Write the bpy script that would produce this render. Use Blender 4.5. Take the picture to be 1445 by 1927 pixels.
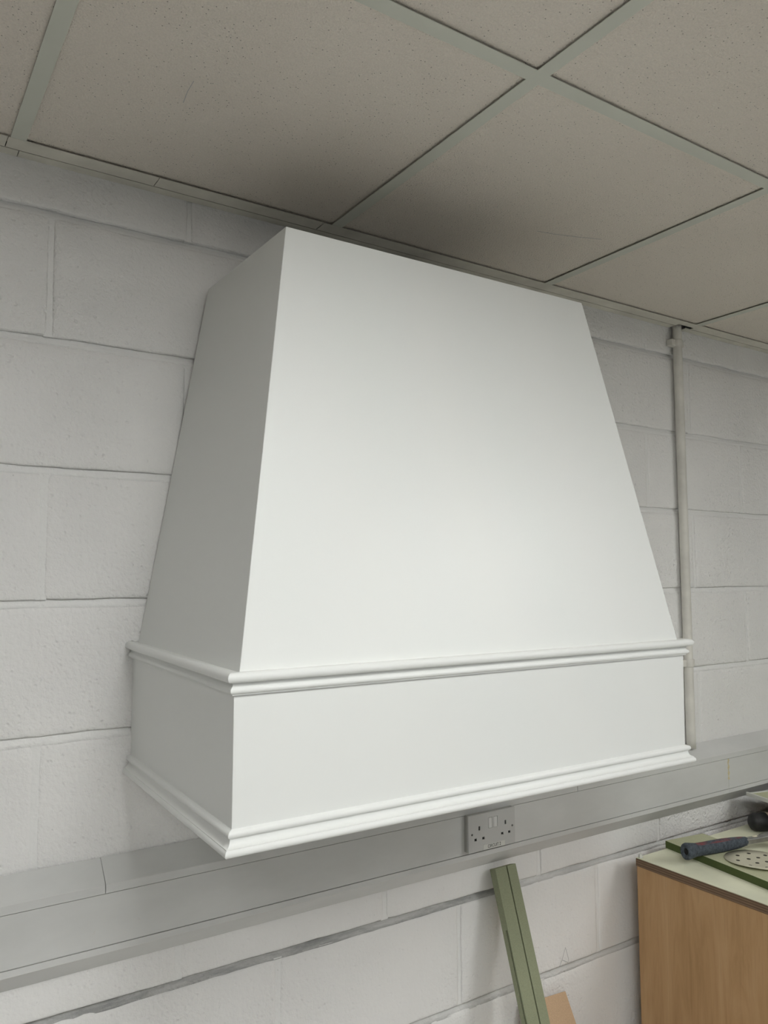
import bpy, bmesh, math, random
from mathutils import Vector, Matrix

random.seed(7)
for o in list(bpy.data.objects):
    bpy.data.objects.remove(o, do_unlink=True)
SC = bpy.context.scene
COL = SC.collection

# ------------------------------------------------------------------ camera, light, exposure
CAM_POS = Vector((-0.0862, -1.4269, 1.6123))
YAW, PITCH, ROLL, FPX = 0.5810, 0.0801, -0.0042, 1490.32
_f = Vector((math.sin(YAW) * math.cos(PITCH), math.cos(YAW) * math.cos(PITCH), math.sin(PITCH)))
_r = Vector((math.cos(YAW), -math.sin(YAW), 0))
_u = _r.cross(_f)
_c, _s = math.cos(ROLL), math.sin(ROLL)
R_, U_ = _c * _r + _s * _u, -_s * _r + _c * _u
cam_d = bpy.data.cameras.new('camera')
cam_d.sensor_fit = 'VERTICAL'
cam_d.sensor_height = 36.0
cam_d.lens = FPX / 1927 * 36.0
cam_d.clip_start = 0.02
cam = bpy.data.objects.new('camera', cam_d)
COL.objects.link(cam)
cam.matrix_world = Matrix(((R_.x, U_.x, -_f.x, CAM_POS.x), (R_.y, U_.y, -_f.y, CAM_POS.y),
                           (R_.z, U_.z, -_f.z, CAM_POS.z), (0, 0, 0, 1)))
SC.camera = cam

world = bpy.data.worlds.new('world')
SC.world = world
world.use_nodes = True
wb = world.node_tree.nodes['Background']
wb.inputs[0].default_value = (0.80, 0.90, 1.0, 1)
wb.inputs[1].default_value = 0.5

PANEL_POWER = 26.0        # ceiling light panels (emission strength)
FILL_POWER = 6      # fill lamp at the added, unseen window behind the camera (W)

vs = SC.view_settings
vs.view_transform = 'Standard'
try:
    vs.look = 'None'
except Exception:
    pass
vs.gamma = 1.0
vs.use_curve_mapping = False
vs.exposure = -0.52

# room dimensions
XL, XR, YB, ZC = -2.2, 4.2, -4.6, 2.3265

wl = bpy.data.lights.new('window_fill', 'AREA')  # added fill lamp, set at a made-up window out of view
wl.shape = 'RECTANGLE'
wl.size, wl.size_y = 2.3, 1.1
wl.energy = FILL_POWER
wl.color = (0.93, 0.97, 1.0)
wlo = bpy.data.objects.new('window_fill', wl)
COL.objects.link(wlo)
wlo.location = (2.0, YB + 0.04, 1.45)
wlo.rotation_euler = (math.pi / 2, 0, 0)


# ------------------------------------------------------------------ materials
def new_mat(name):
    m = bpy.data.materials.new(name)
    m.use_nodes = True
    nt = m.node_tree
    return m, nt, nt.nodes['Principled BSDF']


def ramp(nt, fac, stops):
    n = nt.nodes.new('ShaderNodeValToRGB')
    el = n.color_ramp.elements
    while len(el) > 1:
        el.remove(el[-1])
    el[0].position, el[0].color = stops[0][0], (*stops[0][1], 1)
    for p, c in stops[1:]:
        e = el.new(p)
        e.color = (*c, 1)
    nt.links.new(fac, n.inputs[0])
    return n.outputs[0]


def pos(nt, scale=(1, 1, 1), local=False):
    if local:
        g = nt.nodes.new('ShaderNodeTexCoord').outputs['Object']
    else:
        g = nt.nodes.new('ShaderNodeNewGeometry').outputs['Position']
    mp = nt.nodes.new('ShaderNodeMapping')
    mp.inputs['Scale'].default_value = scale
    nt.links.new(g, mp.inputs[0])
    return mp.outputs[0]


def noise(nt, vec, scale, detail=4, rough=0.5, dist=0.0):
    n = nt.nodes.new('ShaderNodeTexNoise')
    n.inputs['Scale'].default_value = scale
    n.inputs['Detail'].default_value = detail
    n.inputs['Roughness'].default_value = rough
    n.inputs['Distortion'].default_value = dist
    nt.links.new(vec, n.inputs['Vector'])
    return n.outputs[0]


def bump(nt, bsdf, height, strength, dist, prev=None):
    b = nt.nodes.new('ShaderNodeBump')
    b.inputs['Strength'].default_value = strength
    b.inputs['Distance'].default_value = dist
    nt.links.new(height, b.inputs['Height'])
    if prev is not None:
        nt.links.new(prev, b.inputs['Normal'])
    nt.links.new(b.outputs[0], bsdf.inputs['Normal'])
    return b.outputs[0]


def mix(nt, fac, a, b, mode='MIX'):
    n = nt.nodes.new('ShaderNodeMix')
    n.data_type = 'RGBA'
    n.blend_type = mode
    for k, v in ((0, fac), (6, a), (7, b)):
        if hasattr(v, 'is_linked') or hasattr(v, 'links'):
            nt.links.new(v, n.inputs[k])
        else:
            n.inputs[k].default_value = v if k == 0 else (*v, 1)
    return n.outputs[2]


def math_node(nt, op, a, b):
    n = nt.nodes.new('ShaderNodeMath')
    n.operation = op
    for k, v in ((0, a), (1, b)):
        if hasattr(v, 'links'):
            nt.links.new(v, n.inputs[k])
        else:
            n.inputs[k].default_value = v
    return n.outputs[0]


def plain(name, col, rough=0.5, metal=0.0, var=0.0, vscale=30, bmp=0.0, bscale=200, spec=0.5):
    m, nt, b = new_mat(name)
    b.inputs['Roughness'].default_value = rough
    b.inputs['Metallic'].default_value = metal
    b.inputs['Specular IOR Level'].default_value = spec
    v = pos(nt)
    if var:
        lo = tuple(c * (1 - var) for c in col)
        hi = tuple(min(1, c * (1 + var)) for c in col)
        nt.links.new(ramp(nt, noise(nt, v, vscale, 5), [(0.3, lo), (0.7, hi)]), b.inputs['Base Color'])
    else:
        b.inputs['Base Color'].default_value = (*col, 1)
    if bmp:
        bump(nt, b, noise(nt, v, bscale, 4), bmp, 0.001)
    return m


def wall_paint(name, col, grime=0.0, bump_s=0.8):
    """White masonry paint over rough concrete block: pitted, lumpy, a little soiled."""
    m, nt, b = new_mat(name)
    b.inputs['Roughness'].default_value = 0.55
    b.inputs['Specular IOR Level'].default_value = 0.3
    v = pos(nt)
    big = noise(nt, v, 2.3, 4, 0.6)
    c = ramp(nt, big, [(0.3, tuple(x * 0.93 for x in col)), (0.65, col)])
    spk = noise(nt, v, 75, 3, 0.6)
    c = mix(nt, ramp(nt, spk, [(0.70, (0, 0, 0)), (0.78, (1, 1, 1))]), c, tuple(x * 0.72 for x in col))
    if grime:
        g = noise(nt, pos(nt, (0.25, 1, 1.6)), 26, 7, 0.75, 0.3)
        f = ramp(nt, g, [(0.40, (0, 0, 0)), (0.62, (grime, grime, grime))])
        c = mix(nt, f, c, (0.24, 0.245, 0.24))
    nt.links.new(c, b.inputs['Base Color'])
    # lumpy render + pits; the roughness comes and goes over the wall
    patch = ramp(nt, noise(nt, v, 1.7, 2), [(0.38, (0.22, 0.22, 0.22)), (0.62, (1, 1, 1))])
    n1 = noise(nt, v, 120, 4, 0.55)
    n2 = noise(nt, v, 38, 3, 0.5)
    vor = nt.nodes.new('ShaderNodeTexVoronoi')
    vor.inputs['Scale'].default_value = 60
    nt.links.new(v, vor.inputs['Vector'])
    pits = ramp(nt, vor.outputs[0], [(0.05, (0, 0, 0)), (0.22, (1, 1, 1))])
    h = math_node(nt, 'ADD', math_node(nt, 'MULTIPLY', n1, 0.7), math_node(nt, 'MULTIPLY', n2, 0.5))
    h = math_node(nt, 'ADD', h, math_node(nt, 'MULTIPLY', pits, 0.25))
    h = math_node(nt, 'MULTIPLY', h, patch)
    bump(nt, b, h, bump_s, 0.011)
    return m


def tile_mat():
    m, nt, b = new_mat('mineral_fibre_tile')
    b.inputs['Roughness'].default_value = 0.9
    b.inputs['Specular IOR Level'].default_value = 0.1
    v = pos(nt)
    c = ramp(nt, noise(nt, v, 1.6, 3), [(0.3, (0.77, 0.71, 0.63)), (0.7, (0.83, 0.77, 0.69))])
    grain = noise(nt, v, 320, 3, 0.6)
    c = mix(nt, ramp(nt, grain, [(0.35, (0, 0, 0)), (0.75, (0.30, 0.30, 0.30))]), c, (0.50, 0.47, 0.42))
    vor = nt.nodes.new('ShaderNodeTexVoronoi')
    vor.inputs['Scale'].default_value = 150
    vor.inputs['Randomness'].default_value = 1.0
    nt.links.new(v, vor.inputs['Vector'])
    sel = nt.nodes.new('ShaderNodeSeparateColor')
    nt.links.new(vor.outputs['Color'], sel.inputs[0])
    keep = math_node(nt, 'GREATER_THAN', sel.outputs[0], 0.45)
    hole = ramp(nt, vor.outputs['Distance'], [(0.10, (1, 1, 1)), (0.155, (0, 0, 0))])
    hole = math_node(nt, 'MULTIPLY', hole, keep)
    c = mix(nt, hole, c, (0.26, 0.24, 0.21))
    nt.links.new(c, b.inputs['Base Color'])
    n1 = bump(nt, b, grain, 0.8, 0.004)
    bump(nt, b, math_node(nt, 'SUBTRACT', 1.0, hole), 0.6, 0.0015, n1)
    return m


def trunk_mat():
    m, nt, b = new_mat('old_white_plastic')
    b.inputs['Roughness'].default_value = 0.42
    b.inputs['Specular IOR Level'].default_value = 0.4
    v = pos(nt, (1, 1, 2.5))
    c = ramp(nt, noise(nt, v, 5, 5, 0.6), [(0.3, (0.60, 0.60, 0.585)), (0.7, (0.67, 0.67, 0.655))])
    sm = noise(nt, v, 9, 6, 0.75, 0.6)
    c = mix(nt, ramp(nt, sm, [(0.66, (0, 0, 0)), (0.80, (0.5, 0.5, 0.5))]), c, (0.36, 0.33, 0.24))
    nt.links.new(c, b.inputs['Base Color'])
    bump(nt, b, noise(nt, v, 60, 3), 0.12, 0.001)
    return m


def ply_mat():
    m, nt, b = new_mat('plywood_face')
    b.inputs['Roughness'].default_value = 0.6
    b.inputs['Specular IOR Level'].default_value = 0.25
    v = pos(nt, (6, 9, 0.9))
    g = noise(nt, v, 2.0, 6, 0.6, 1.6)
    c = ramp(nt, g, [(0.25, (0.36, 0.21, 0.095)), (0.5, (0.48, 0.295, 0.145)), (0.75, (0.55, 0.355, 0.19))])
    v2 = pos(nt, (60, 120, 3))
    f = noise(nt, v2, 3, 4, 0.6)
    c = mix(nt, ramp(nt, f, [(0.55, (0, 0, 0)), (0.8, (0.35, 0.35, 0.35))]), c, (0.19, 0.10, 0.045))
    nt.links.new(c, b.inputs['Base Color'])
    bump(nt, b, f, 0.15, 0.0006)
    return m


def ply_edge_mat():
    m, nt, b = new_mat('plywood_edge')
    b.inputs['Roughness'].default_value = 0.75
    v = pos(nt, (0, 0, 1))
    w = nt.nodes.new('ShaderNodeTexWave')
    w.bands_direction = 'Z'
    w.inputs['Scale'].default_value = 55
    w.inputs['Distortion'].default_value = 0.0
    nt.links.new(v, w.inputs['Vector'])
    c = ramp(nt, w.outputs[1], [(0.25, (0.12, 0.072, 0.042)), (0.6, (0.19, 0.12, 0.07)), (0.9, (0.24, 0.155, 0.095))])
    n = noise(nt, pos(nt, (8, 8, 60)), 4, 4, 0.6)
    c = mix(nt, ramp(nt, n, [(0.4, (0, 0, 0)), (0.7, (0.5, 0.5, 0.5))]), c, (0.14, 0.085, 0.05))
    nt.links.new(c, b.inputs['Base Color'])
    return m


def mdf_mat(name, col):
    m, nt, b = new_mat(name)
    b.inputs['Roughness'].default_value = 0.75
    b.inputs['Specular IOR Level'].default_value = 0.2
    v = pos(nt)
    lo = tuple(c * 0.86 for c in col)
    c = ramp(nt, noise(nt, v, 420, 3, 0.7), [(0.35, lo), (0.6, col)])
    c = mix(nt, ramp(nt, noise(nt, v, 7, 4), [(0.4, (0, 0, 0)), (0.75, (0.22, 0.22, 0.22))]), c, tuple(x * 0.7 for x in col))
    nt.links.new(c, b.inputs['Base Color'])
    return m


def grip_mat():
    m, nt, b = new_mat('worn_rubber_grip')
    b.inputs['Roughness'].default_value = 0.8
    v = pos(nt, local=True)
    c = ramp(nt, noise(nt, v, 160, 5, 0.7), [(0.35, (0.030, 0.038, 0.048)), (0.7, (0.095, 0.115, 0.14))])
    # two worn red stripes along the top of the grip (object space: x along, z up)
    st = noise(nt, pos(nt, (14, 60, 60), True), 1.2, 4, 0.6)
    sep = nt.nodes.new('ShaderNodeSeparateXYZ')
    nt.links.new(nt.nodes.new('ShaderNodeTexCoord').outputs['Object'], sep.inputs[0])
    z = math_node(nt, 'GREATER_THAN', sep.outputs[2], 0.0120)
    y = math_node(nt, 'GREATER_THAN', sep.outputs[1], -0.014)
    x = math_node(nt, 'GREATER_THAN', sep.outputs[0], 0.035)
    k = math_node(nt, 'MULTIPLY', math_node(nt, 'MULTIPLY', z, x), y)
    k = math_node(nt, 'MULTIPLY', k, ramp(nt, st, [(0.42, (0, 0, 0)), (0.58, (0.8, 0.8, 0.8))]))
    c = mix(nt, k, c, (0.22, 0.045, 0.045))
    nt.links.new(c, b.inputs['Base Color'])
    bump(nt, b, noise(nt, v, 300, 3), 0.4, 0.0008)
    return m


def emit_mat(name, col, s):
    m, nt, b = new_mat(name)
    b.inputs['Base Color'].default_value = (0.9, 0.9, 0.9, 1)
    b.inputs['Emission Color'].default_value = (*col, 1)
    b.inputs['Emission Strength'].default_value = s
    return m


def glass_mat():
    m, nt, b = new_mat('window_glass')
    b.inputs['Transmission Weight'].default_value = 1.0
    b.inputs['Roughness'].default_value = 0.0
    b.inputs['IOR'].default_value = 1.02
    return m


WALL_C = (0.87, 0.86, 0.845)
M = dict(
    wall=wall_paint('painted_block', WALL_C),
    mortar=wall_paint('painted_mortar', (0.86, 0.855, 0.84), 0.0, 0.5),
    mortar_dirty=wall_paint('soiled_mortar', (0.60, 0.595, 0.58), 0.75, 1.0),
    mortar_mid=wall_paint('dusty_mortar', (0.74, 0.735, 0.72), 0.35, 0.8),
    plaster=plain('plain_dark_wall', (0.13, 0.125, 0.12), 0.8, var=0.04, vscale=3, bmp=0.2),  # unseen walls, made dark to cut bounced light
    floor=plain('grey_concrete_floor', (0.70, 0.69, 0.66), 0.7, var=0.12, vscale=4, bmp=0.2),
    hood=plain('satin_white_paint', (0.79, 0.80, 0.78), 0.38, spec=0.4),
    hood_in=plain('raw_board', (0.5, 0.42, 0.3), 0.8, var=0.1),
    tile=tile_mat(),
    bar=plain('painted_steel_bar', (0.57, 0.58, 0.51), 0.5, var=0.03, vscale=6),
    angle=plain('painted_edge_angle', (0.62, 0.60, 0.53), 0.6, var=0.12, vscale=14),
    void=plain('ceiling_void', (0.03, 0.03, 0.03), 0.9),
    trunk=trunk_mat(),
    pipe=plain('painted_conduit', (0.70, 0.68, 0.63), 0.5, var=0.1, vscale=20, bmp=0.3, bscale=90),
    socket=plain('socket_plastic', (0.54, 0.54, 0.525), 0.35),
    socket_side_shade=plain('shaded_socket_plastic', (0.40, 0.395, 0.37), 0.45),  # darker copy of the plate colour, shade painted onto the sides
    switch=plain('switch_plastic', (0.68, 0.68, 0.66), 0.3),
    black=plain('black_void', (0.006, 0.006, 0.006), 0.7),
    steel=plain('dull_steel', (0.35, 0.35, 0.34), 0.4, 0.9, var=0.2, vscale=60),
    label=plain('label_tape', (0.66, 0.66, 0.62), 0.4),
    ink=plain('black_ink', (0.02, 0.02, 0.02), 0.6),
    pencil=plain('pencil_grey', (0.42, 0.42, 0.42), 0.8),
    ply=ply_mat(), ply_edge=ply_edge_mat(),
    green_top=plain('pale_green_surface', (0.80, 0.80, 0.62), 0.45, var=0.10, vscale=9, bmp=0.1),
    green_face=mdf_mat('green_mdf_face', (0.30, 0.32, 0.21)),
    green_pale=mdf_mat('pale_green_mdf_face', (0.55, 0.56, 0.38)),
    green_edge=mdf_mat('green_mdf_edge', (0.095, 0.125, 0.045)),
    brown=mdf_mat('brown_mdf', (0.60, 0.42, 0.27)),
    dark_wood=plain('dark_brown_board', (0.05, 0.036, 0.024), 0.8, var=0.3, vscale=12),
    grip=grip_mat(),
    rubber=plain('black_rubber', (0.016, 0.016, 0.017), 0.55, var=0.4, vscale=50, bmp=0.2),
    tan=plain('tan_highlight', (0.33, 0.28, 0.21), 0.7, var=0.3, vscale=80),
    disc=plain('sanding_disc_paper', (0.60, 0.575, 0.45), 0.9, var=0.05, vscale=300, bmp=0.3, bscale=900),
    disc_hole=plain('disc_hole_dark', (0.05, 0.045, 0.035), 0.9),
    glue=plain('dried_glue', (0.62, 0.54, 0.33), 0.5, var=0.2, vscale=90),
    glue_pale=plain('pale_glue', (0.66, 0.63, 0.48), 0.5, var=0.1, vscale=90),
    panel=emit_mat('light_panel_diffuser', (0.985, 1.0, 0.985), PANEL_POWER),
    frame=plain('white_frame', (0.8, 0.8, 0.8), 0.4),
    glass=glass_mat(),
)


# ------------------------------------------------------------------ helpers
def link(name, me, mat, parent=None, loc=None):
    o = bpy.data.objects.new(name, me)
    COL.objects.link(o)
    if mat is not None and len(me.materials) == 0:
        me.materials.append(mat)
    if parent is not None:
        o.parent = parent
    if loc is not None:
        o.location = loc
    return o


def mesh(name, verts, faces, mat, parent=None, smooth=False, loc=None, bevel=0.0, seg=2):
    me = bpy.data.meshes.new(name)
    me.from_pydata([tuple(v) for v in verts], [], faces)
    bm = bmesh.new()
    bm.from_mesh(me)
    bmesh.ops.recalc_face_normals(bm, faces=bm.faces)
    if bevel:
        bmesh.ops.bevel(bm, geom=list(bm.edges), offset=bevel, segments=seg, affect='EDGES', profile=0.5)
    bm.to_mesh(me)
    bm.free()
    if smooth:
        for p in me.polygons:
            p.use_smooth = True
    me.update()
    return link(name, me, mat, parent, loc)


BOXF = [(0, 1, 2, 3), (4, 7, 6, 5), (0, 4, 5, 1), (1, 5, 6, 2), (2, 6, 7, 3), (3, 7, 4, 0)]


def box(name, x0, x1, y0, y1, z0, z1, mat, parent=None, bevel=0.0, loc=None):
    v = [(x0, y0, z0), (x1, y0, z0), (x1, y1, z0), (x0, y1, z0), (x0, y0, z1), (x1, y0, z1), (x1, y1, z1), (x0, y1, z1)]
    return mesh(name, v, BOXF, mat, parent, bevel=bevel, loc=loc)


def hexa(name, outer, inner, mat, parent, bevel=0.0):
    return mesh(name, list(outer) + list(inner), BOXF, mat, parent, bevel=bevel)


def prism_x(name, prof, x0, x1, mat, parent=None, smooth=False, bevel=0.0):
    """closed (y,z) profile extruded along x"""
    n = len(prof)
    v = [(x0, y, z) for y, z in prof] + [(x1, y, z) for y, z in prof]
    f = [(i, (i + 1) % n, n + (i + 1) % n, n + i) for i in range(n)]
    f += [tuple(range(n)), tuple(range(n, 2 * n))]
    return mesh(name, v, f, mat, parent, smooth, bevel=bevel)


def lathe(name, prof, mat, parent=None, seg=24, axis='X', sy=1.0, sz=1.0, loc=None):
    """prof = [(along, radius)], axis X / Y / Z"""
    v, f = [], []
    for a, r in prof:
        for k in range(seg):
            t = 2 * math.pi * k / seg
            c, s = r * math.cos(t) * sy, r * math.sin(t) * sz
            v.append({'X': (a, c, s), 'Y': (c, a, s), 'Z': (c, s, a)}[axis])
    for i in range(len(prof) - 1):
        for k in range(seg):
            k2 = (k + 1) % seg
            f.append((i * seg + k, i * seg + k2, (i + 1) * seg + k2, (i + 1) * seg + k))
    f.append(tuple(range(seg)))
    f.append(tuple((len(prof) - 1) * seg + k for k in range(seg)))
    return mesh(name, v, f, mat, parent, True, loc=loc)


def tag(o, label, cat, group=None):
    o['label'] = label
    o['category'] = cat
    if group:
        o['group'] = group
    return o


def struct(o):
    o['kind'] = 'structure'
    return o


def empty(name, loc=(0, 0, 0), rot=(0, 0, 0)):
    o = bpy.data.objects.new(name, None)
    COL.objects.link(o)
    o.location = loc
    o.rotation_euler = rot
    o.empty_display_size = 0.05
    return o


def copy_part(o, parent, loc):
    c = o.copy()
    COL.objects.link(c)
    c.parent = parent
    c.location = loc
    return c


# ------------------------------------------------------------------ room shell
struct(box('floor', XL, XR, YB, 0.1, -0.1, 0.0, M['floor']))
struct(box('wall_left', XL - 0.1, XL, YB, 0.1, 0.0, 2.9, M['plaster']))
struct(box('wall_right', XR, XR + 0.1, YB, 0.1, 0.0, 2.9, M['plaster']))

# wall behind the camera, with a wide window added to let in light
wf = struct(empty('wall_front', (0, YB, 0)))
WX0, WX1, WZ0, WZ1 = 0.75, 3.25, 0.85, 2.05
for x0, x1, z0, z1 in ((XL, WX0, 0, 2.9), (WX1, XR, 0, 2.9), (WX0, WX1, 0, WZ0), (WX0, WX1, WZ1, 2.9)):
    box('wall_section', x0, x1, -0.1, 0.0, z0, z1, M['plaster'], wf)
win = struct(empty('added_window', (WX0, YB, WZ0)))
W, H = WX1 - WX0, WZ1 - WZ0
for x0, x1, z0, z1 in ((0, W, 0, 0.05), (0, W, H - 0.05, H), (0, 0.05, 0.05, H - 0.05), (W - 0.05, W, 0.05, H - 0.05),
                       (W / 2 - 0.025, W / 2 + 0.025, 0.05, H - 0.05)):
    box('window_frame', x0, x1, -0.08, -0.02, z0, z1, M['frame'], win)
for x0, x1 in ((0.05, W / 2 - 0.025), (W / 2 + 0.025, W - 0.05)):
    box('pane', x0, x1, -0.055, -0.049, 0.05, H - 0.05, M['glass'], win)

# ---- block wall: every block its own piece, joints recessed
BED0, PITCH_Z, BED_H = 2.25, 0.225, 0.013      # underside of the course above bed 0
BLK, JNT = 0.4405, 0.009
OFF = (0.409, 0.1645)                          # joint positions of alternate courses
wall = struct(box('wall_back', XL, XR, 0.016, 0.1, 0.0, 2.9, M['plaster']))


def make_block(i, w, h):
    rnd = random.Random(100 + i)
    nx, nz = 30, 16
    xs = [0, .003, .007, .012] + [.012 + (w - .024) * k / (nx - 7) for k in range(1, nx - 7)] + [w - .012, w - .007, w - .003, w]
    zs = [0, .0025, .006, .011] + [.011 + (h - .022) * k / (nz - 7) for k in range(1, nz - 7)] + [h - .011, h - .006, h - .0025, h]
    drop = {0: .0060, 1: .0022, 2: .0007, 3: 0}
    ph = [rnd.uniform(0, 6.28) for _ in range(8)]
    fr = [rnd.uniform(9, 60) for _ in range(8)]

    def wob(t, k):
        return 0.5 * math.sin(fr[k] * t + ph[k]) + 0.35 * math.sin(2.7 * fr[k] * t + ph[(k + 3) % 8]) + rnd.uniform(-.35, .35)
    v, f = [], []
    NX, NZ = len(xs), len(zs)
    for j, z in enumerate(zs):
        ez = min(j, NZ - 1 - j)
        for k, x in enumerate(xs):
            ex = min(k, NX - 1 - k)
            e = min(ex, ez)
            d = drop.get(ez, 0) * (0.35 if j < NZ / 2 else 1.0) + drop.get(ex, 0) * 0.45
            zz, xx, yy = z, x, d + rnd.uniform(-.0003, .0003)
            if ez <= 2:
                zz += wob(x, 0 if j < NZ / 2 else 1) * .0011
                yy += abs(wob(x, 2)) * .0006
            if ex <= 2:
                xx += wob(z, 4 if k < NX / 2 else 5) * .0009
            v.append((xx, yy, zz))
    for j in range(NZ - 1):
        for k in range(NX - 1):
            a = j * NX + k
            f.append((a, a + 1, a + NX + 1, a + NX))
    # returns into the wall
    ring = [k for k in range(NX)] + [j * NX + NX - 1 for j in range(1, NZ)] + [(NZ - 1) * NX + k for k in range(NX - 2, -1, -1)] + [j * NX for j in range(NZ - 2, 0, -1)]
    b0 = len(v)
    for r in ring:
        v.append((v[r][0], 0.0155, v[r][2]))
    n = len(ring)
    for i2 in range(n):
        f.append((ring[i2], ring[(i2 + 1) % n], b0 + (i2 + 1) % n, b0 + i2))
    me = bpy.data.meshes.new('block')
    me.from_pydata(v, [], f)
    bm = bmesh.new()
    bm.from_mesh(me)
    bmesh.ops.recalc_face_normals(bm, faces=bm.faces)
    bm.to_mesh(me)
    bm.free()
    for p in me.polygons:
        p.use_smooth = True
    me.materials.append(M['wall'])
    return me


BW, BH = BLK - JNT, PITCH_Z - BED_H
VARS = [make_block(i, BW, BH) for i in range(10)]
VTOP = [make_block(40 + i, BW, ZC + 0.06 - BED0) for i in range(4)]
perp_me = None
for k in range(-1, 10):
    z0 = BED0 - PITCH_Z * (k + 1) if k >= 0 else BED0
    off = OFF[0] if k % 2 else OFF[1]
    n0 = math.floor((XL - off) / BLK)
    x = off + n0 * BLK
    while x < XR:
        xa = x + JNT / 2
        if xa > XL - 0.02 and xa + BW < XR + 0.02:
            me = random.choice(VTOP) if k < 0 else random.choice(VARS)
            b = link('block', me, None, wall, (xa, 0, z0))
            b.location.y = random.uniform(-.0008, .0008)
        # perpend mortar
        hgt = BH if k >= 0 else ZC + 0.06 - BED0
        if xa - JNT > XL:
            rec = random.choice((.0018, .0028, .0035))
            box('mortar_joint', -JNT / 2 - .004, JNT / 2 + .004, rec, .0155, -.001, hgt, M['mortar'], wall, loc=(x, 0, z0))
        x += BLK

# struck bed joints: deep at the top under the upper block, running out flush at the bottom
DEPTH = {0: .0125, 1: .0095, 2: .0080, 3: .0080, 4: .0075, 5: .008, 6: .0135, 7: .0110, 8: .010, 9: .009}
for k in range(0, 10):
    zt = BED0 - PITCH_Z * k
    rnd = random.Random(500 + k)
    v, f = [], []
    n = 320
    w1, w2 = 0.0, 0.0
    rows = 6
    for i in range(n + 1):
        xx = XL + (XR - XL) * i / n
        w1 = 0.8 * w1 + rnd.uniform(-.5, .5)
        w2 = 0.85 * w2 + rnd.uniform(-.5, .5)
        dep = DEPTH[k] * (1 + 0.22 * w1) * (0.78 if k == 6 and xx > 1.19 else 1.0)
        bot = -.0155 + .0016 * w2
        prof = [(.0155, .003), (dep, .002), (dep * .92, -.003), (dep * .55, -.008), (.0012, bot), (.0060, bot - .0025)]
        for q, (yy, zz) in enumerate(prof):
            v.append((xx, yy + (rnd.uniform(-.0006, .0006) if 0 < q < 5 else 0), zt + zz))
    for i in range(n):
        for r in range(rows - 1):
            a = i * rows + r
            f.append((a, a + 1, a + rows + 1, a + rows))
    mt = M['mortar_dirty'] if k in (6,) else M['mortar_mid'] if k >= 7 else M['mortar']
    ob = mesh('mortar_bed', v, f, mt, wall, True)
    if k == 6:
        ob.data.materials.append(M['mortar_mid'])
        for p in ob.data.polygons:
            if p.center.x > 1.19:
                p.material_index = 1

# pencilled triangle on the wall
def ribbon(name, pts, w, mat, parent, y=-0.0012, axis='wall', z=0.0):
    v, f = [], []
    for i, p in enumerate(pts):
        a = pts[max(0, i - 1)]
        b = pts[min(len(pts) - 1, i + 1)]
        d = Vector((b[0] - a[0], b[1] - a[1])).normalized()
        nrm = Vector((-d.y, d.x)) * w / 2
        for s in (1, -1):
            u, t = p[0] + s * nrm.x, p[1] + s * nrm.y
            v.append((u, y, t) if axis == 'wall' else (u, t, z))
    for i in range(len(pts) - 1):
        f.append((2 * i, 2 * i + 1, 2 * i + 3, 2 * i + 2))
    return mesh(name, v, f, mat, parent)


ribbon('pencil_mark', [(1.347, .676), (1.356, .690), (1.3685, .716), (1.3690, .713), (1.3745, .697), (1.3780, .686), (1.3760, .679), (1.364, .6855), (1.3555, .690)],
       .0011, M['pencil'], wall, -.0016)

# ------------------------------------------------------------------ suspended ceiling
ceil = struct(box('ceiling', XL, XR, YB, 0.1, 2.80, 2.9, M['void']))
BAR = 0.024
XT0 = 0.0862                        # left edge of a bar running out from the wall
YP = -0.6288                        # wall-side edge of the first bar along the wall
xbars = [XT0 + 0.6 * k for k in range(-3, 7)]
ybars = [YP - 0.6 * k for k in range(0, 7)]
FL = 0.0012                         # flange thickness
TT = 0.016                          # tile thickness
LIFT = 0.0032                       # the tiles sit a little proud of the flanges
ZF = ZC + FL


def tbar(name, x0, x1, y0, y1, parent, web_axis):
    box(name, x0, x1, y0, y1, ZC, ZF, M['bar'], parent)
    if web_axis == 'y':
        xm = (x0 + x1) / 2
        box(name + '_web', xm - .001, xm + .001, y0, y1, ZF, ZF + .03, M['bar'], parent)
    else:
        ym = (y0 + y1) / 2
        box(name + '_web', x0, x1, ym - .001, ym + .001, ZF, ZF + .03, M['bar'], parent)


for x in xbars:
    tbar('ceiling_bar', x, x + BAR, YB, -0.0610, ceil, 'y')
cols = [XL - BAR] + xbars + [XR]
for y in ybars:
    for a, b in zip(cols[:-1], cols[1:]):
        if b - a - BAR > 0.01:
            tbar('cross_bar', max(a + BAR, XL), b, y - BAR, y, ceil, 'x')
# edge: a wide strip, then a narrower painted angle hard against the wall
def edge_strip(x0, x1):
    box('edge_strip', x0, x1, -0.0607, -0.0255, ZC, ZF, M['angle'], ceil)
PX = 1.858                          # conduit
for x0, x1 in ((XL, XT0 - .004), (XT0 - .0025, 0.331), (0.3322, 0.668), (0.670, PX - .018), (PX + 0.05, XR)):
    edge_strip(x0, x1)
box('edge_strip', PX - .018, PX + .05, -0.0607, -0.037, ZC, ZF, M['angle'], ceil)
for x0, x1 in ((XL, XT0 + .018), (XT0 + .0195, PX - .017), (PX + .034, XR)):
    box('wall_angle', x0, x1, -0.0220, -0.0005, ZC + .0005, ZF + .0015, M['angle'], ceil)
    box('gap_shade_strip', x0, x1, -0.0222, -0.0212, ZF + .0016, ZF + .030, M['void'], ceil)  # black strip added so the gap reads as shade

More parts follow.
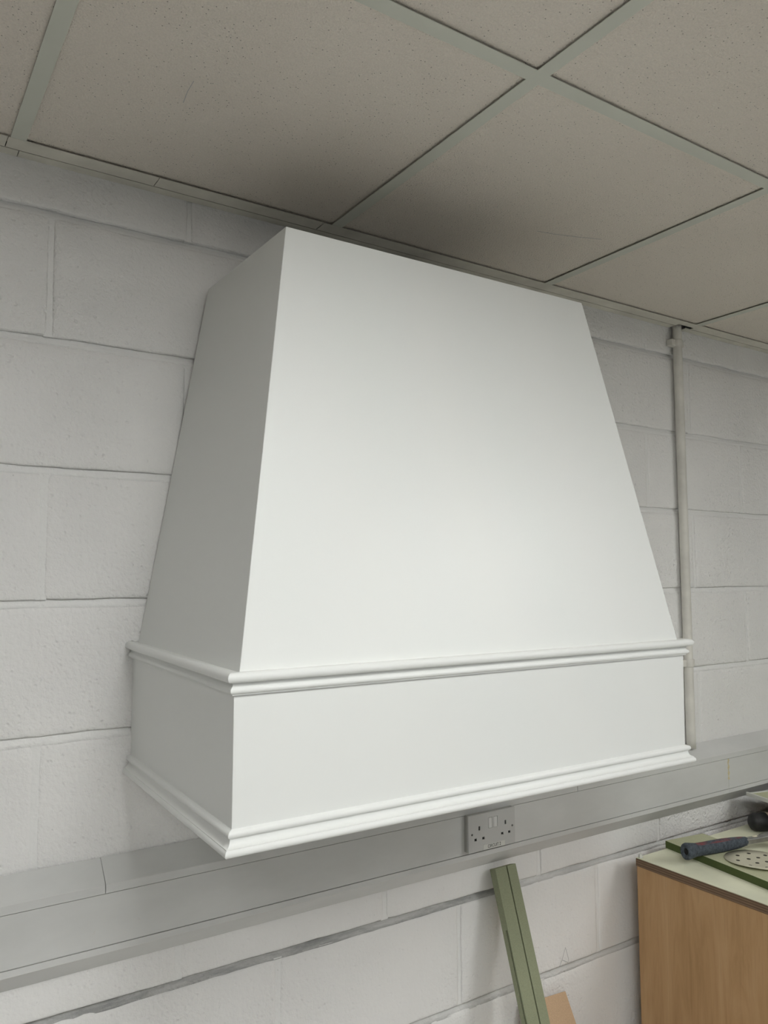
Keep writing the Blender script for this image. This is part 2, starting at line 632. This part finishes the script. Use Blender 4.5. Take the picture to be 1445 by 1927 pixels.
LIGHTS = []
yrows = [(-0.0, YP)] + [(y - BAR, y - 0.6) for y in ybars[:-1]] + [(ybars[-1] - BAR, YB)]
PANELS = {(4, 2), (7, 3), (2, 3), (8, 4)}
for i, (a, b) in enumerate(zip(cols[:-1], cols[1:])):
    for j, (y1, y0) in enumerate(yrows):
        x0, x1 = a + BAR / 2 + .004, b + BAR / 2 - .004
        ya, yb = y0 - BAR / 2 + .004, y1 + BAR / 2 - .004
        x0, x1 = max(x0, XL + .002), min(x1, XR - .002)
        if j == 0:
            yb = -0.036
        ya = max(ya, YB + .002)
        if x1 - x0 < .03 or yb - ya < .03:
            continue
        if (i, j) in PANELS:
            LIGHTS.append((x0, x1, ya, yb))
            continue
        dz = random.uniform(-.0004, .0006)
        box('ceiling_tile', 0, x1 - x0, 0, yb - ya, 0, TT, M['tile'], ceil, bevel=.0012, loc=(x0, ya, ZF + LIFT + dz))
# scratches on two of the tiles
ribbon('tile_scratch', [(1.065, -.262), (1.11, -.272), (1.16, -.288), (1.21, -.307)], .0016, M['pencil'], ceil, axis='c', z=ZF + LIFT - .0012)
ribbon('tile_scratch', [(.292, -.300), (.288, -.33), (.287, -.36)], .0010, M['pencil'], ceil, axis='c', z=ZF + LIFT - .0012)

for n, (x0, x1, ya, yb) in enumerate(LIGHTS):
    lt = empty('ceiling_light', ((x0 + x1) / 2, (ya + yb) / 2, ZF))
    w, d = (x1 - x0) / 2, (yb - ya) / 2
    box('diffuser', -w + .015, w - .015, -d + .015, d - .015, .002, .008, M['panel'], lt)
    for a0, a1, b0, b1 in ((-w, w, -d, -d + .015), (-w, w, d - .015, d), (-w, -w + .015, -d + .015, d - .015), (w - .015, w, -d + .015, d - .015)):
        box('light_frame', a0, a1, b0, b1, .0005, .012, M['frame'], lt)
    tag(lt, 'square white light panel set into the suspended ceiling grid', 'light', 'light panels in the ceiling')

# ------------------------------------------------------------------ cooker hood
hood = empty('cooker_hood', (0.7683, -0.004, 1.4987), (0.017, 0, -0.0075))
tag(hood, 'large white tapered cooker hood canopy with moulded bands hung on the block wall', 'cooker hood')
WT, WB_, DT, DB, HH, WA, DA, HA = 0.650, 0.8815, 0.3385, 0.4607, 0.6599, 0.8994, 0.4659, 0.1972
T = 0.015


def frustum(wt, wb, dt, db, z1, z0):
    return {'fl0': (-wb / 2, -db, z0), 'fr0': (wb / 2, -db, z0), 'bl0': (-wb / 2, 0, z0), 'br0': (wb / 2, 0, z0),
            'fl1': (-wt / 2, -dt, z1), 'fr1': (wt / 2, -dt, z1), 'bl1': (-wt / 2, 0, z1), 'br1': (wt / 2, 0, z1)}


def panels(o, i, names):
    q = {'front': ('fl0', 'fr0', 'fr1', 'fl1'), 'left': ('bl0', 'fl0', 'fl1', 'bl1'), 'right': ('fr0', 'br0', 'br1', 'fr1'),
         'top': ('fl1', 'fr1', 'br1', 'bl1')}
    for key, nm in names:
        hexa(nm, [o[k] for k in q[key]], [i[k] for k in q[key]], M['hood'], hood, bevel=.0009)


o_ = frustum(WT, WB_, DT, DB, HH, -0.004)
i_ = frustum(WT - 2 * T, WB_ - 2 * T, DT - T, DB - T, HH - T, -0.004)
panels(o_, i_, (('front', 'front_panel'), ('left', 'side_panel'), ('right', 'side_panel'), ('top', 'top_panel')))
o2 = frustum(WA, WA, DA, DA, -0.010, -HA - .026)
i2 = frustum(WA - 2 * T, WA - 2 * T, DA - T, DA - T, -0.010, -HA - .026)
panels(o2, i2, (('front', 'apron_front'), ('left', 'apron_side'), ('right', 'apron_side')))
box('base_panel', -WA / 2 + T + .001, WA / 2 - T - .001, -DA + T + .001, -.001, -HA - .020, -HA - .008, M['hood'], hood)


def arc(cx, cz, r, a0, a1, n, rz=None):
    rz = rz or r
    return [(cx + r * math.cos(math.radians(a0 + (a1 - a0) * k / n)), cz + rz * math.sin(math.radians(a0 + (a1 - a0) * k / n))) for k in range(n + 1)]


def moulding(name, prof):
    """mitred front and returns; prof = closed list of (offset from apron face, z)"""
    n = len(prof)
    fr = [((-WA / 2 - o), (-DA - o), z) for o, z in prof] + [((WA / 2 + o), (-DA - o), z) for o, z in prof]
    le = [((-WA / 2 - o), 0.0, z) for o, z in prof] + [((-WA / 2 - o), (-DA - o), z) for o, z in prof]
    ri = [((WA / 2 + o), (-DA - o), z) for o, z in prof] + [((WA / 2 + o), 0.0, z) for o, z in prof]
    f = [(i, (i + 1) % n, n + (i + 1) % n, n + i) for i in range(n)] + [tuple(range(n)), tuple(range(n, 2 * n))]
    for nm, v in ((name, fr), (name + '_return', le), (name + '_return', ri)):
        ob = mesh(nm, v, f, M['hood'], hood)
        me = ob.data
        for p in me.polygons:
            p.use_smooth = len(p.vertices) == 4
        try:
            me.set_sharp_from_angle(angle=math.radians(42))
        except Exception:
            pass


mid = [(-.013, -.0025), (-.004, -.0015), (.003, 0.0), (.0075, 0.0)] + arc(.0072, -.0066, .0066, 85, -90, 12) + \
      [(.0052, -.0134), (.0052, -.0148), (.0036, -.0150)] + arc(.0078, -.0160, .0046, 190, 240, 4)[1:] + \
      arc(.0036, -.0236, .0040, 62, -80, 8) + [(.0036, -.0284), (.0036, -.0296), (.0, -.0296)]
moulding('band_moulding', mid)
b0 = -HA
base = [(0, b0 + .001), (.0025, b0)] + arc(.0030, b0 - .0048, .0046, 88, -62, 9) + [(.0036, b0 - .0098)] + \
       [(.0036 + .0072 * (1 - math.cos(math.radians(90 * k / 7))), b0 - .0098 - .0102 * math.sin(math.radians(90 * k / 7))) for k in range(1, 8)] + \
       [(.0108, b0 - .0210)] + arc(.0086, b0 - .0258, .0052, 55, -75, 9) + [(.0075, b0 - .0315), (0, b0 - .0315)]
moulding('base_moulding', base)

# ------------------------------------------------------------------ dado trunking
tk = empty('dado_trunking', (0, 0, 0.96))
tag(tk, 'pale grey cable trunking with sloped edges on the block wall below the hood', 'trunking')
tk.location = (0, 0, 0)
YF = -0.040
TX0, TX1 = XL + .002, XR - .002
prism_x('channel', [(-.0018, .9600), (-.0018, 1.1352), (YF + .003, 1.1030), (YF + .003, .9955)], TX0, TX1, M['trunk'], tk)


def top_cover(x0, x1):
    prism_x('top_cover', [(-.0016, 1.1375), (-.0016, 1.1355), (YF + .0035, 1.1040), (YF + .0035, 1.0905), (YF - .0010, 1.0905), (YF - .0010, 1.1040), (YF + .0008, 1.1058)],
            x0, x1, M['trunk'], tk)


JX = [0.2704, 1.381]
xs = [TX0] + JX + [TX1]
for a, b in zip(xs[:-1], xs[1:]):
    top_cover(a + .0007, b - .0007)
LIDX = 1.990
for a, b in ((TX0, LIDX), (LIDX, TX1)):
    prism_x('face_lid', [(YF + .0031, 1.0893), (YF + .0031, 1.0070), (YF, 1.0070), (YF, 1.0893)], a + .0004, b - .0004, M['trunk'], tk)
    prism_x('bottom_cover', [(-.0015, .9590), (-.0015, .9610), (YF + .0032, .9965), (YF + .0032, 1.0058), (YF - .0010, 1.0058), (YF - .0010, .9955), (YF + .0008, .9940)],
            a + .0004, b - .0004, M['trunk'], tk)
gl = mesh('glue_line', [(LIDX - .0034 + .0016 * math.sin(i * 2.1), YF - .0004, 1.0893 - .0573 * i / 12) for i in range(13)] +
          [(LIDX + .0030 + .0022 * math.sin(i * 1.7), YF - .0004, 1.0893 - .0573 * i / 12) for i in range(13)],
          [(i, i + 1, 14 + i, 13 + i) for i in range(12)], M['glue'], tk)
gl['label'] = 'yellowed glue line on the joint'

# ------------------------------------------------------------------ double socket
SX0, SX1, SZ0, SZ1, SYF = 1.0295, 1.1635, 1.0135, 1.0920, -0.0545
sw_, sh_ = SX1 - SX0, SZ1 - SZ0
sock = empty('power_socket', (SX0, YF - .0002, SZ0))
tag(sock, 'white double power socket marked CIRCUIT 2 on the cable trunking under the hood', 'power socket')
yf = SYF - YF
box('back_box', 0.0006, sw_ - .0006, yf + .0045, 0.0, 0.0006, sh_ - .0006, M['socket_side_shade'], sock)


def uv(u, v):
    return u * sw_, (1 - v) * sh_


holes = []
for u, v0, v1, w in ((.2275, .325, .443, .034), (.792, .316, .430, .034), (.147, .636, .705, .050), (.312, .636, .705, .050), (.720, .629, .695, .050), (.873, .629, .695, .050)):
    x, z1 = uv(u, v0)
    _, z0 = uv(u, v1)
    holes.append((x - w * sw_ / 2, x + w * sw_ / 2, z0, z1))
sws = []
for u0, u1 in ((.422, .505), (.535, .618)):
    x0, z1 = uv(u0, .145)
    x1, z0 = uv(u1, .440)
    sws.append((x0, x1, z0, z1))
allh = holes + sws
xc = sorted({0, sw_} | {h[0] for h in allh} | {h[1] for h in allh})
zc = sorted({0, sh_} | {h[2] for h in allh} | {h[3] for h in allh})
v, f, idx = [], [], {}


def vid(x, y, z):
    k = (round(x, 6), round(y, 6), round(z, 6))
    if k not in idx:
        idx[k] = len(v)
        v.append(k)
    return idx[k]


for a, b in zip(xc[:-1], xc[1:]):
    for c, d in zip(zc[:-1], zc[1:]):
        mx, mz = (a + b) / 2, (c + d) / 2
        if any(h[0] < mx < h[1] and h[2] < mz < h[3] for h in allh):
            continue
        f.append((vid(a, yf, c), vid(b, yf, c), vid(b, yf, d), vid(a, yf, d)))
BK = yf + .0044
for h in allh + [(0, sw_, 0, sh_)]:
    xs_ = [x for x in xc if h[0] - 1e-9 <= x <= h[1] + 1e-9]
    zs_ = [z for z in zc if h[2] - 1e-9 <= z <= h[3] + 1e-9]
    for a, b in zip(xs_[:-1], xs_[1:]):
        for z in (h[2], h[3]):
            f.append((vid(a, yf, z), vid(b, yf, z), vid(b, BK, z), vid(a, BK, z)))
    for c, d in zip(zs_[:-1], zs_[1:]):
        for x in (h[0], h[1]):
            f.append((vid(x, yf, c), vid(x, yf, d), vid(x, BK, d), vid(x, BK, c)))
mesh('face_plate', v, f, M['socket'], sock)
for h in holes:
    box('pin_slot', h[0] + .0001, h[1] - .0001, yf + .0022, yf + .0043, h[2] + .0001, h[3] - .0001, M['black'], sock)
for h in sws:
    a, b, c, d = h[0] + .0012, h[1] - .0006, h[2] + .0004, h[3] - .0010
    yo, yi = yf - .0016, yf + .0042
    mesh('switch', [(a, yf + .0004, c), (b, yf + .0004, c), (b, yi, c), (a, yi, c), (a, yo + .0022, d), (b, yo + .0022, d), (b, yi, d), (a, yi, d)],
         BOXF, M['switch'], sock)
for u, vv in ((.072, .516), (.940, .502)):
    x, z = uv(u, vv)
    sc = lathe('screw', [(yf - .0004, .0026), (yf + .001, .0026)], M['steel'], sock, 16, 'Y', loc=(x, 0, z))
    box('screw_slot', -.0022, .0022, yf - .0006, yf - .0003, -.0005, .0005, M['black'], sc)
x0, z1 = uv(.307, .855)
x1, z0 = uv(.772, .990)
lab = box('circuit_label', x0, x1, yf - .0004, yf + .0, z0, z1, M['label'], sock)


def text(name, s, size, mat, parent, loc, squeeze=1.0):
    cu = bpy.data.curves.new(name, 'FONT')
    cu.body = s
    cu.size = size
    cu.align_x, cu.align_y = 'CENTER', 'CENTER'
    cu.extrude = 0.00008
    cu.offset = 0.0
    tmp = bpy.data.objects.new(name + '_src', cu)
    COL.objects.link(tmp)
    dg = bpy.context.evaluated_depsgraph_get()
    me = bpy.data.meshes.new_from_object(tmp.evaluated_get(dg))
    bpy.data.objects.remove(tmp, do_unlink=True)
    me.materials.clear()
    o = link(name, me, mat, parent, loc)
    o.rotation_euler = (math.pi / 2, 0, 0)
    o.scale = (squeeze, 1, 1)
    return o


text('label_text', 'CIRCUIT 2', .0096, M['ink'], lab, ((x0 + x1) / 2, yf - .0006, (z0 + z1) / 2), 0.86)

# ------------------------------------------------------------------ conduit
cd = empty('conduit_pipe', (PX, -.0165, 1.1))
tag(cd, 'painted vertical conduit pipe on the block wall beside the hood', 'pipe')
prof = []
rz = random.Random(3)
for k in range(0, 41):
    z = 0.031 + (2.345 - 1.131) * k / 40
    prof.append((z, .0127 + rz.uniform(-.0003, .0003)))
lathe('tube', prof, M['pipe'], cd, 20, 'Z')
for z, h in ((2.268 - 1.1, .020), (1.354 - 1.1, .021)):
    lathe('clip', [(z, .0135), (z + .002, .0146), (z + h - .002, .0146), (z + h, .0135)], M['pipe'], cd, 20, 'Z')
    box('clip_foot', -.030, .024, -.004, .0150, z + .001, z + h - .001, M['pipe'], cd, bevel=.0015)

# ------------------------------------------------------------------ plywood cabinet at the right
CX, CZ = 1.5743, 0.900
CYB, CYF = -0.049, -0.66
CX1 = 2.780
cab = empty('plywood_cabinet', (CX, CYB, 0))
tag(cab, 'plywood cabinet with a pale green top and bare layered edge below the trunking', 'cabinet')
D = CYF - CYB
CW = CX1 - CX
TB = .020
box('top_board', 0, CW, D, 0, CZ - TB, CZ - .0015, M['ply_edge'], cab, bevel=.0006)
box('top_surface', .0015, CW - .001, D + .001, -.001, CZ - .0015, CZ, M['green_top'], cab)
box('side_panel', .0015, .0195, D + .002, -.002, 0.0, CZ - TB, M['ply'], cab)
box('side_panel', CW - .0195, CW - .0015, D + .002, -.002, 0.0, CZ - TB, M['ply'], cab)
box('back_panel', .0195, CW - .0195, -.011, -.002, 0.06, CZ - TB, M['ply'], cab)
box('plinth', .0195, CW - .0195, D + .05, D + .068, 0.0, 0.08, M['ply'], cab)
for a, b in ((.003, CW / 3 - .0015), (CW / 3 + .0015, 2 * CW / 3 - .0015), (2 * CW / 3 + .0015, CW - .003)):
    dr = box('door', a, b, D - .018, D, 0.085, CZ - TB - .003, M['ply'], cab, bevel=.001)
    hx = b - .03 if a < .1 else a + .03
    lathe('knob', [(D - .040, .010), (D - .036, .014), (D - .028, .013), (D - .022, .006), (D - .018, .006)], M['steel'], dr, 16, 'Y', loc=(hx, 0, .74))
# chipped white peg on the back corner
mesh('corner_peg', [(.004, -.010, CZ), (.013, -.012, CZ), (.015, -.004, CZ), (.005, -.003, CZ), (.005, -.009, CZ + .010), (.012, -.011, CZ + .006), (.014, -.005, CZ + .011), (.006, -.004, CZ + .008)],
     BOXF, M['label'], cab)

# green board lying on the cabinet
gb = empty('green_board', (1.697, -0.0453, CZ), (0, 0, math.radians(-8.0)))
tag(gb, 'green moisture resistant fibreboard strip lying across the cabinet top under the hammer', 'board')
BT = .018
gbb = box('board', 0, .133, -.52, 0, 0.0002, BT, M['green_edge'], gb)
box('sanded_face', .0002, .1328, -.5198, -.0002, BT, BT + .0003, M['green_pale'], gb)

# sanding disc on the green board
sd = empty('sanding_disc', (1.757, -.265, CZ + BT + .0006))
tag(sd, 'pale round sanding disc with small holes lying on the green board', 'sanding disc')
dm = []
R0 = .075
seg = 48
v = [(R0 * math.cos(2 * math.pi * k / seg), R0 * math.sin(2 * math.pi * k / seg), .0003 + .0060 * max(0, math.cos(2 * math.pi * k / seg - 3.6)) ** 2) for k in range(seg)]
v += [(x * .6, y * .6, .0004) for x, y, z in v] + [(0, 0, .0004)]
f = [(k, (k + 1) % seg, seg + (k + 1) % seg, seg + k) for k in range(seg)] + [(seg + k, seg + (k + 1) % seg, 2 * seg) for k in range(seg)]
do = mesh('paper', v, f, M['disc'], sd, True)
do.modifiers.new('thick', 'SOLIDIFY').thickness = .0008
for rr, n, r, a0 in ((.048, 8, .0046, .2), (.020, 4, .0046, .5)):
    for k in range(n):
        a = a0 + 2 * math.pi * k / n
        lathe('dust_hole', [(.0004, r), (.0014, r)], M['disc_hole'], sd, 14, 'Z', loc=(rr * math.cos(a), rr * math.sin(a), .0002))

# hammer: rubber grip to the left, steel shaft and head to the right
p0, p1 = Vector((1.620, -.160, CZ + BT + .0185)), Vector((1.905, -.207, CZ + BT + .0150))
hm = empty('claw_hammer', p0)
dv = (p1 - p0)
hm.rotation_euler = (0, -math.atan2(dv.z, dv.to_2d().length), math.atan2(dv.y, dv.x))
tag(hm, 'claw hammer with a worn blue grey and red rubber grip resting on the green board', 'hammer')
gp = [(0.006, .004), (.0045, .010), (.0006, .0140), (0.0, .0165), (.002, .0190), (.007, .0203), (.016, .0190), (.035, .0160), (.06, .0156), (.09, .0162), (.125, .0162), (.160, .0148), (.188, .0128), (.204, .0108), (.208, .0085)]
lathe('grip', gp, M['grip'], hm, 28, 'X', sy=.84, sz=1.0)
rb = lathe('grip_end_hole', [(.0050, .0080), (.0062, .0080)], M['black'], hm, 16, 'X')
box('shaft', .180, .330, -.0085, .0085, -.0075, .0075, M['steel'], hm, bevel=.003)
mesh('glue_spot', [(.238 + .010 * math.cos(t * .785), .0015 + .0045 * math.sin(t * .785), .0074) for t in range(8)] +
     [(.238 + .006 * math.cos(t * .785), .0015 + .0025 * math.sin(t * .785), .0100) for t in range(8)],
     [(k, (k + 1) % 8, 8 + (k + 1) % 8, 8 + k) for k in range(8)] + [tuple(range(8, 16))], M['glue_pale'], hm, True)
hd = lathe('hammer_head', [(-.030, .010), (-.030, .0135), (-.016, .0135), (-.012, .0105), (0, .0100), (.018, .0105)], M['steel'], hm, 20, 'Y', loc=(.322, -.018, .003))
for s in (-1, 1):
    vv, ff = [], []
    for k in range(7):
        t = k / 6
        y, z, w, h = .016 + .055 * t, -.016 * t * t, .0055 * (1 - .45 * t), .008 * (1 - .75 * t)
        cx = s * (.005 + .004 * t)
        vv += [(cx - w, y, z - h), (cx + w, y, z - h), (cx + w, y, z + h), (cx - w, y, z + h)]
    for k in range(6):
        for q in range(4):
            ff.append((4 * k + q, 4 * k + (q + 1) % 4, 4 * k + 4 + (q + 1) % 4, 4 * k + 4 + q))
    ff += [(0, 1, 2, 3), (24, 25, 26, 27)]
    mesh('claw', vv, ff, M['steel'], hd, True)

# mallet lying behind the hammer
ml = empty('rubber_mallet', (2.000, -.090, CZ + .0254))
ml.rotation_euler = (0, 0, math.radians(-30))
tag(ml, 'black rubber mallet with a painted tan highlight on its head lying on the cabinet behind the hammer', 'mallet')
lathe('mallet_head', [(0, .005), (.002, .0125), (.006, .0185), (.012, .0225), (.020, .0245), (.100, .0240), (.106, .0225), (.109, .018), (.110, .010)], M['rubber'], ml, 28, 'X')
sc_ = lathe('highlight_band', [(.048, .0247), (.050, .0250), (.070, .0248), (.072, .0245)], M['tan'], ml, 28, 'X')  # tan highlight on the rubber, painted as a band
lathe('handle', [(-.300, .010), (-.298, .014), (-.24, .0135), (-.10, .0115), (-.02, .0105)], M['brown'], ml, 16, 'Y', loc=(.055, 0, -.006))

# ------------------------------------------------------------------ dark crate with a lipped board on it, further along the cabinet
dk = empty('dark_crate', (2.132, -.075, CZ), (0, 0, 0))
tag(dk, 'dark brown crate standing on the cabinet top under a pale lipped board', 'crate')
CRW, CRD, CRH = .40, -.34, .0780
box('crate_side', 0, .015, CRD, 0, .0003, CRH, M['dark_wood'], dk)
box('crate_side', CRW - .015, CRW, CRD, 0, .0003, CRH, M['dark_wood'], dk)
box('crate_end', .015, CRW - .015, -.015, 0, .0003, CRH, M['dark_wood'], dk)
box('crate_end', .015, CRW - .015, CRD, CRD + .015, .0003, CRH, M['dark_wood'], dk)
box('crate_base', .015, CRW - .015, CRD + .015, -.015, .0003, .010, M['dark_wood'], dk)
lb = empty('lipped_board', (2.058, -.047, CZ + CRH + .0005), (0, 0, math.radians(-14)))
tag(lb, 'green board with a pale raised lip resting on the dark crate', 'board')
box('board', .007, .52, -.40, -.006, 0, .006, M['green_pale'], lb)
box('lip', 0, .007, -.40, 0, 0, .0105, M['label'], lb, bevel=.001)
box('lip', .007, .52, -.006, 0, 0, .0080, M['label'], lb)

# ------------------------------------------------------------------ boards leaning on the wall below the trunking
top_c = Vector((1.1555, -.030, .9561))
low = Vector((1.1555, -.3465, 0.0))
ax = (low - top_c)
L = ax.length
ax.normalize()
nrm = Vector((0, ax.z, -ax.y)).normalized()      # out of the face, towards the room
if nrm.y > 0:
    nrm = -nrm
gs1 = empty('green_batten', (1.1555, low.y, 0))
tag(gs1, 'green fibreboard batten with long grooves leaning on the wall below the socket', 'batten')
HW, TH = .0305, .020


def batten_pts(s, prof):
    p = top_c + ax * s
    return [p + Vector((x, 0, 0)) - nrm * d - gs1.location for x, d in prof]


gx = .0035
full = [(-HW, TH), (-HW, 0), (gx - .0017, 0), (gx - .0017, .007), (gx + .0017, .007), (gx + .0017, 0), (HW, 0), (HW, TH)]
cut = [(-HW, TH), (-HW, .0075), (-HW + .009, .0075), (-HW + .009, .0030), (-HW, .0030), (-HW, 0)] + full[2:]


def loft(name, s0, s1, prof, mat):
    n = len(prof)
    v = batten_pts(s0, prof) + batten_pts(s1, prof)
    f = [(i, (i + 1) % n, n + (i + 1) % n, n + i) for i in range(n)] + [tuple(range(n)), tuple(range(n, 2 * n))]
    return mesh(name, v, f, mat, gs1)


for a, b, s0, s1, pr in ((0, 0, 0.0, .125, full), (0, 0, .125, L - .004, cut)):
    loft('batten', s0, s1, pr, M['green_face'])

bo = empty('brown_offcut', (1.283, -.34, 0))
tag(bo, 'brown fibreboard offcut leaning on the wall beside the green batten', 'board')
tp, lw = Vector((0, -.0085, .6215)), Vector((0, -.345, 0.006))
a2 = (lw - tp).normalized()
n2 = Vector((0, a2.z, -a2.y))
if n2.y > 0:
    n2 = -n2
vv = []
for x, e in ((1.216, .0085), (1.3497, 0)):
    for base_p in (tp + Vector((0, 0, e)), lw):
        for d in (0, .009):
            vv.append(Vector((x, 0, 0)) + base_p - n2 * d * 0 + n2 * d - bo.location)
mesh('offcut', vv, [(0, 2, 3, 1), (4, 5, 7, 6), (0, 1, 5, 4), (2, 6, 7, 3), (0, 4, 6, 2), (1, 3, 7, 5)], M['brown'], bo)
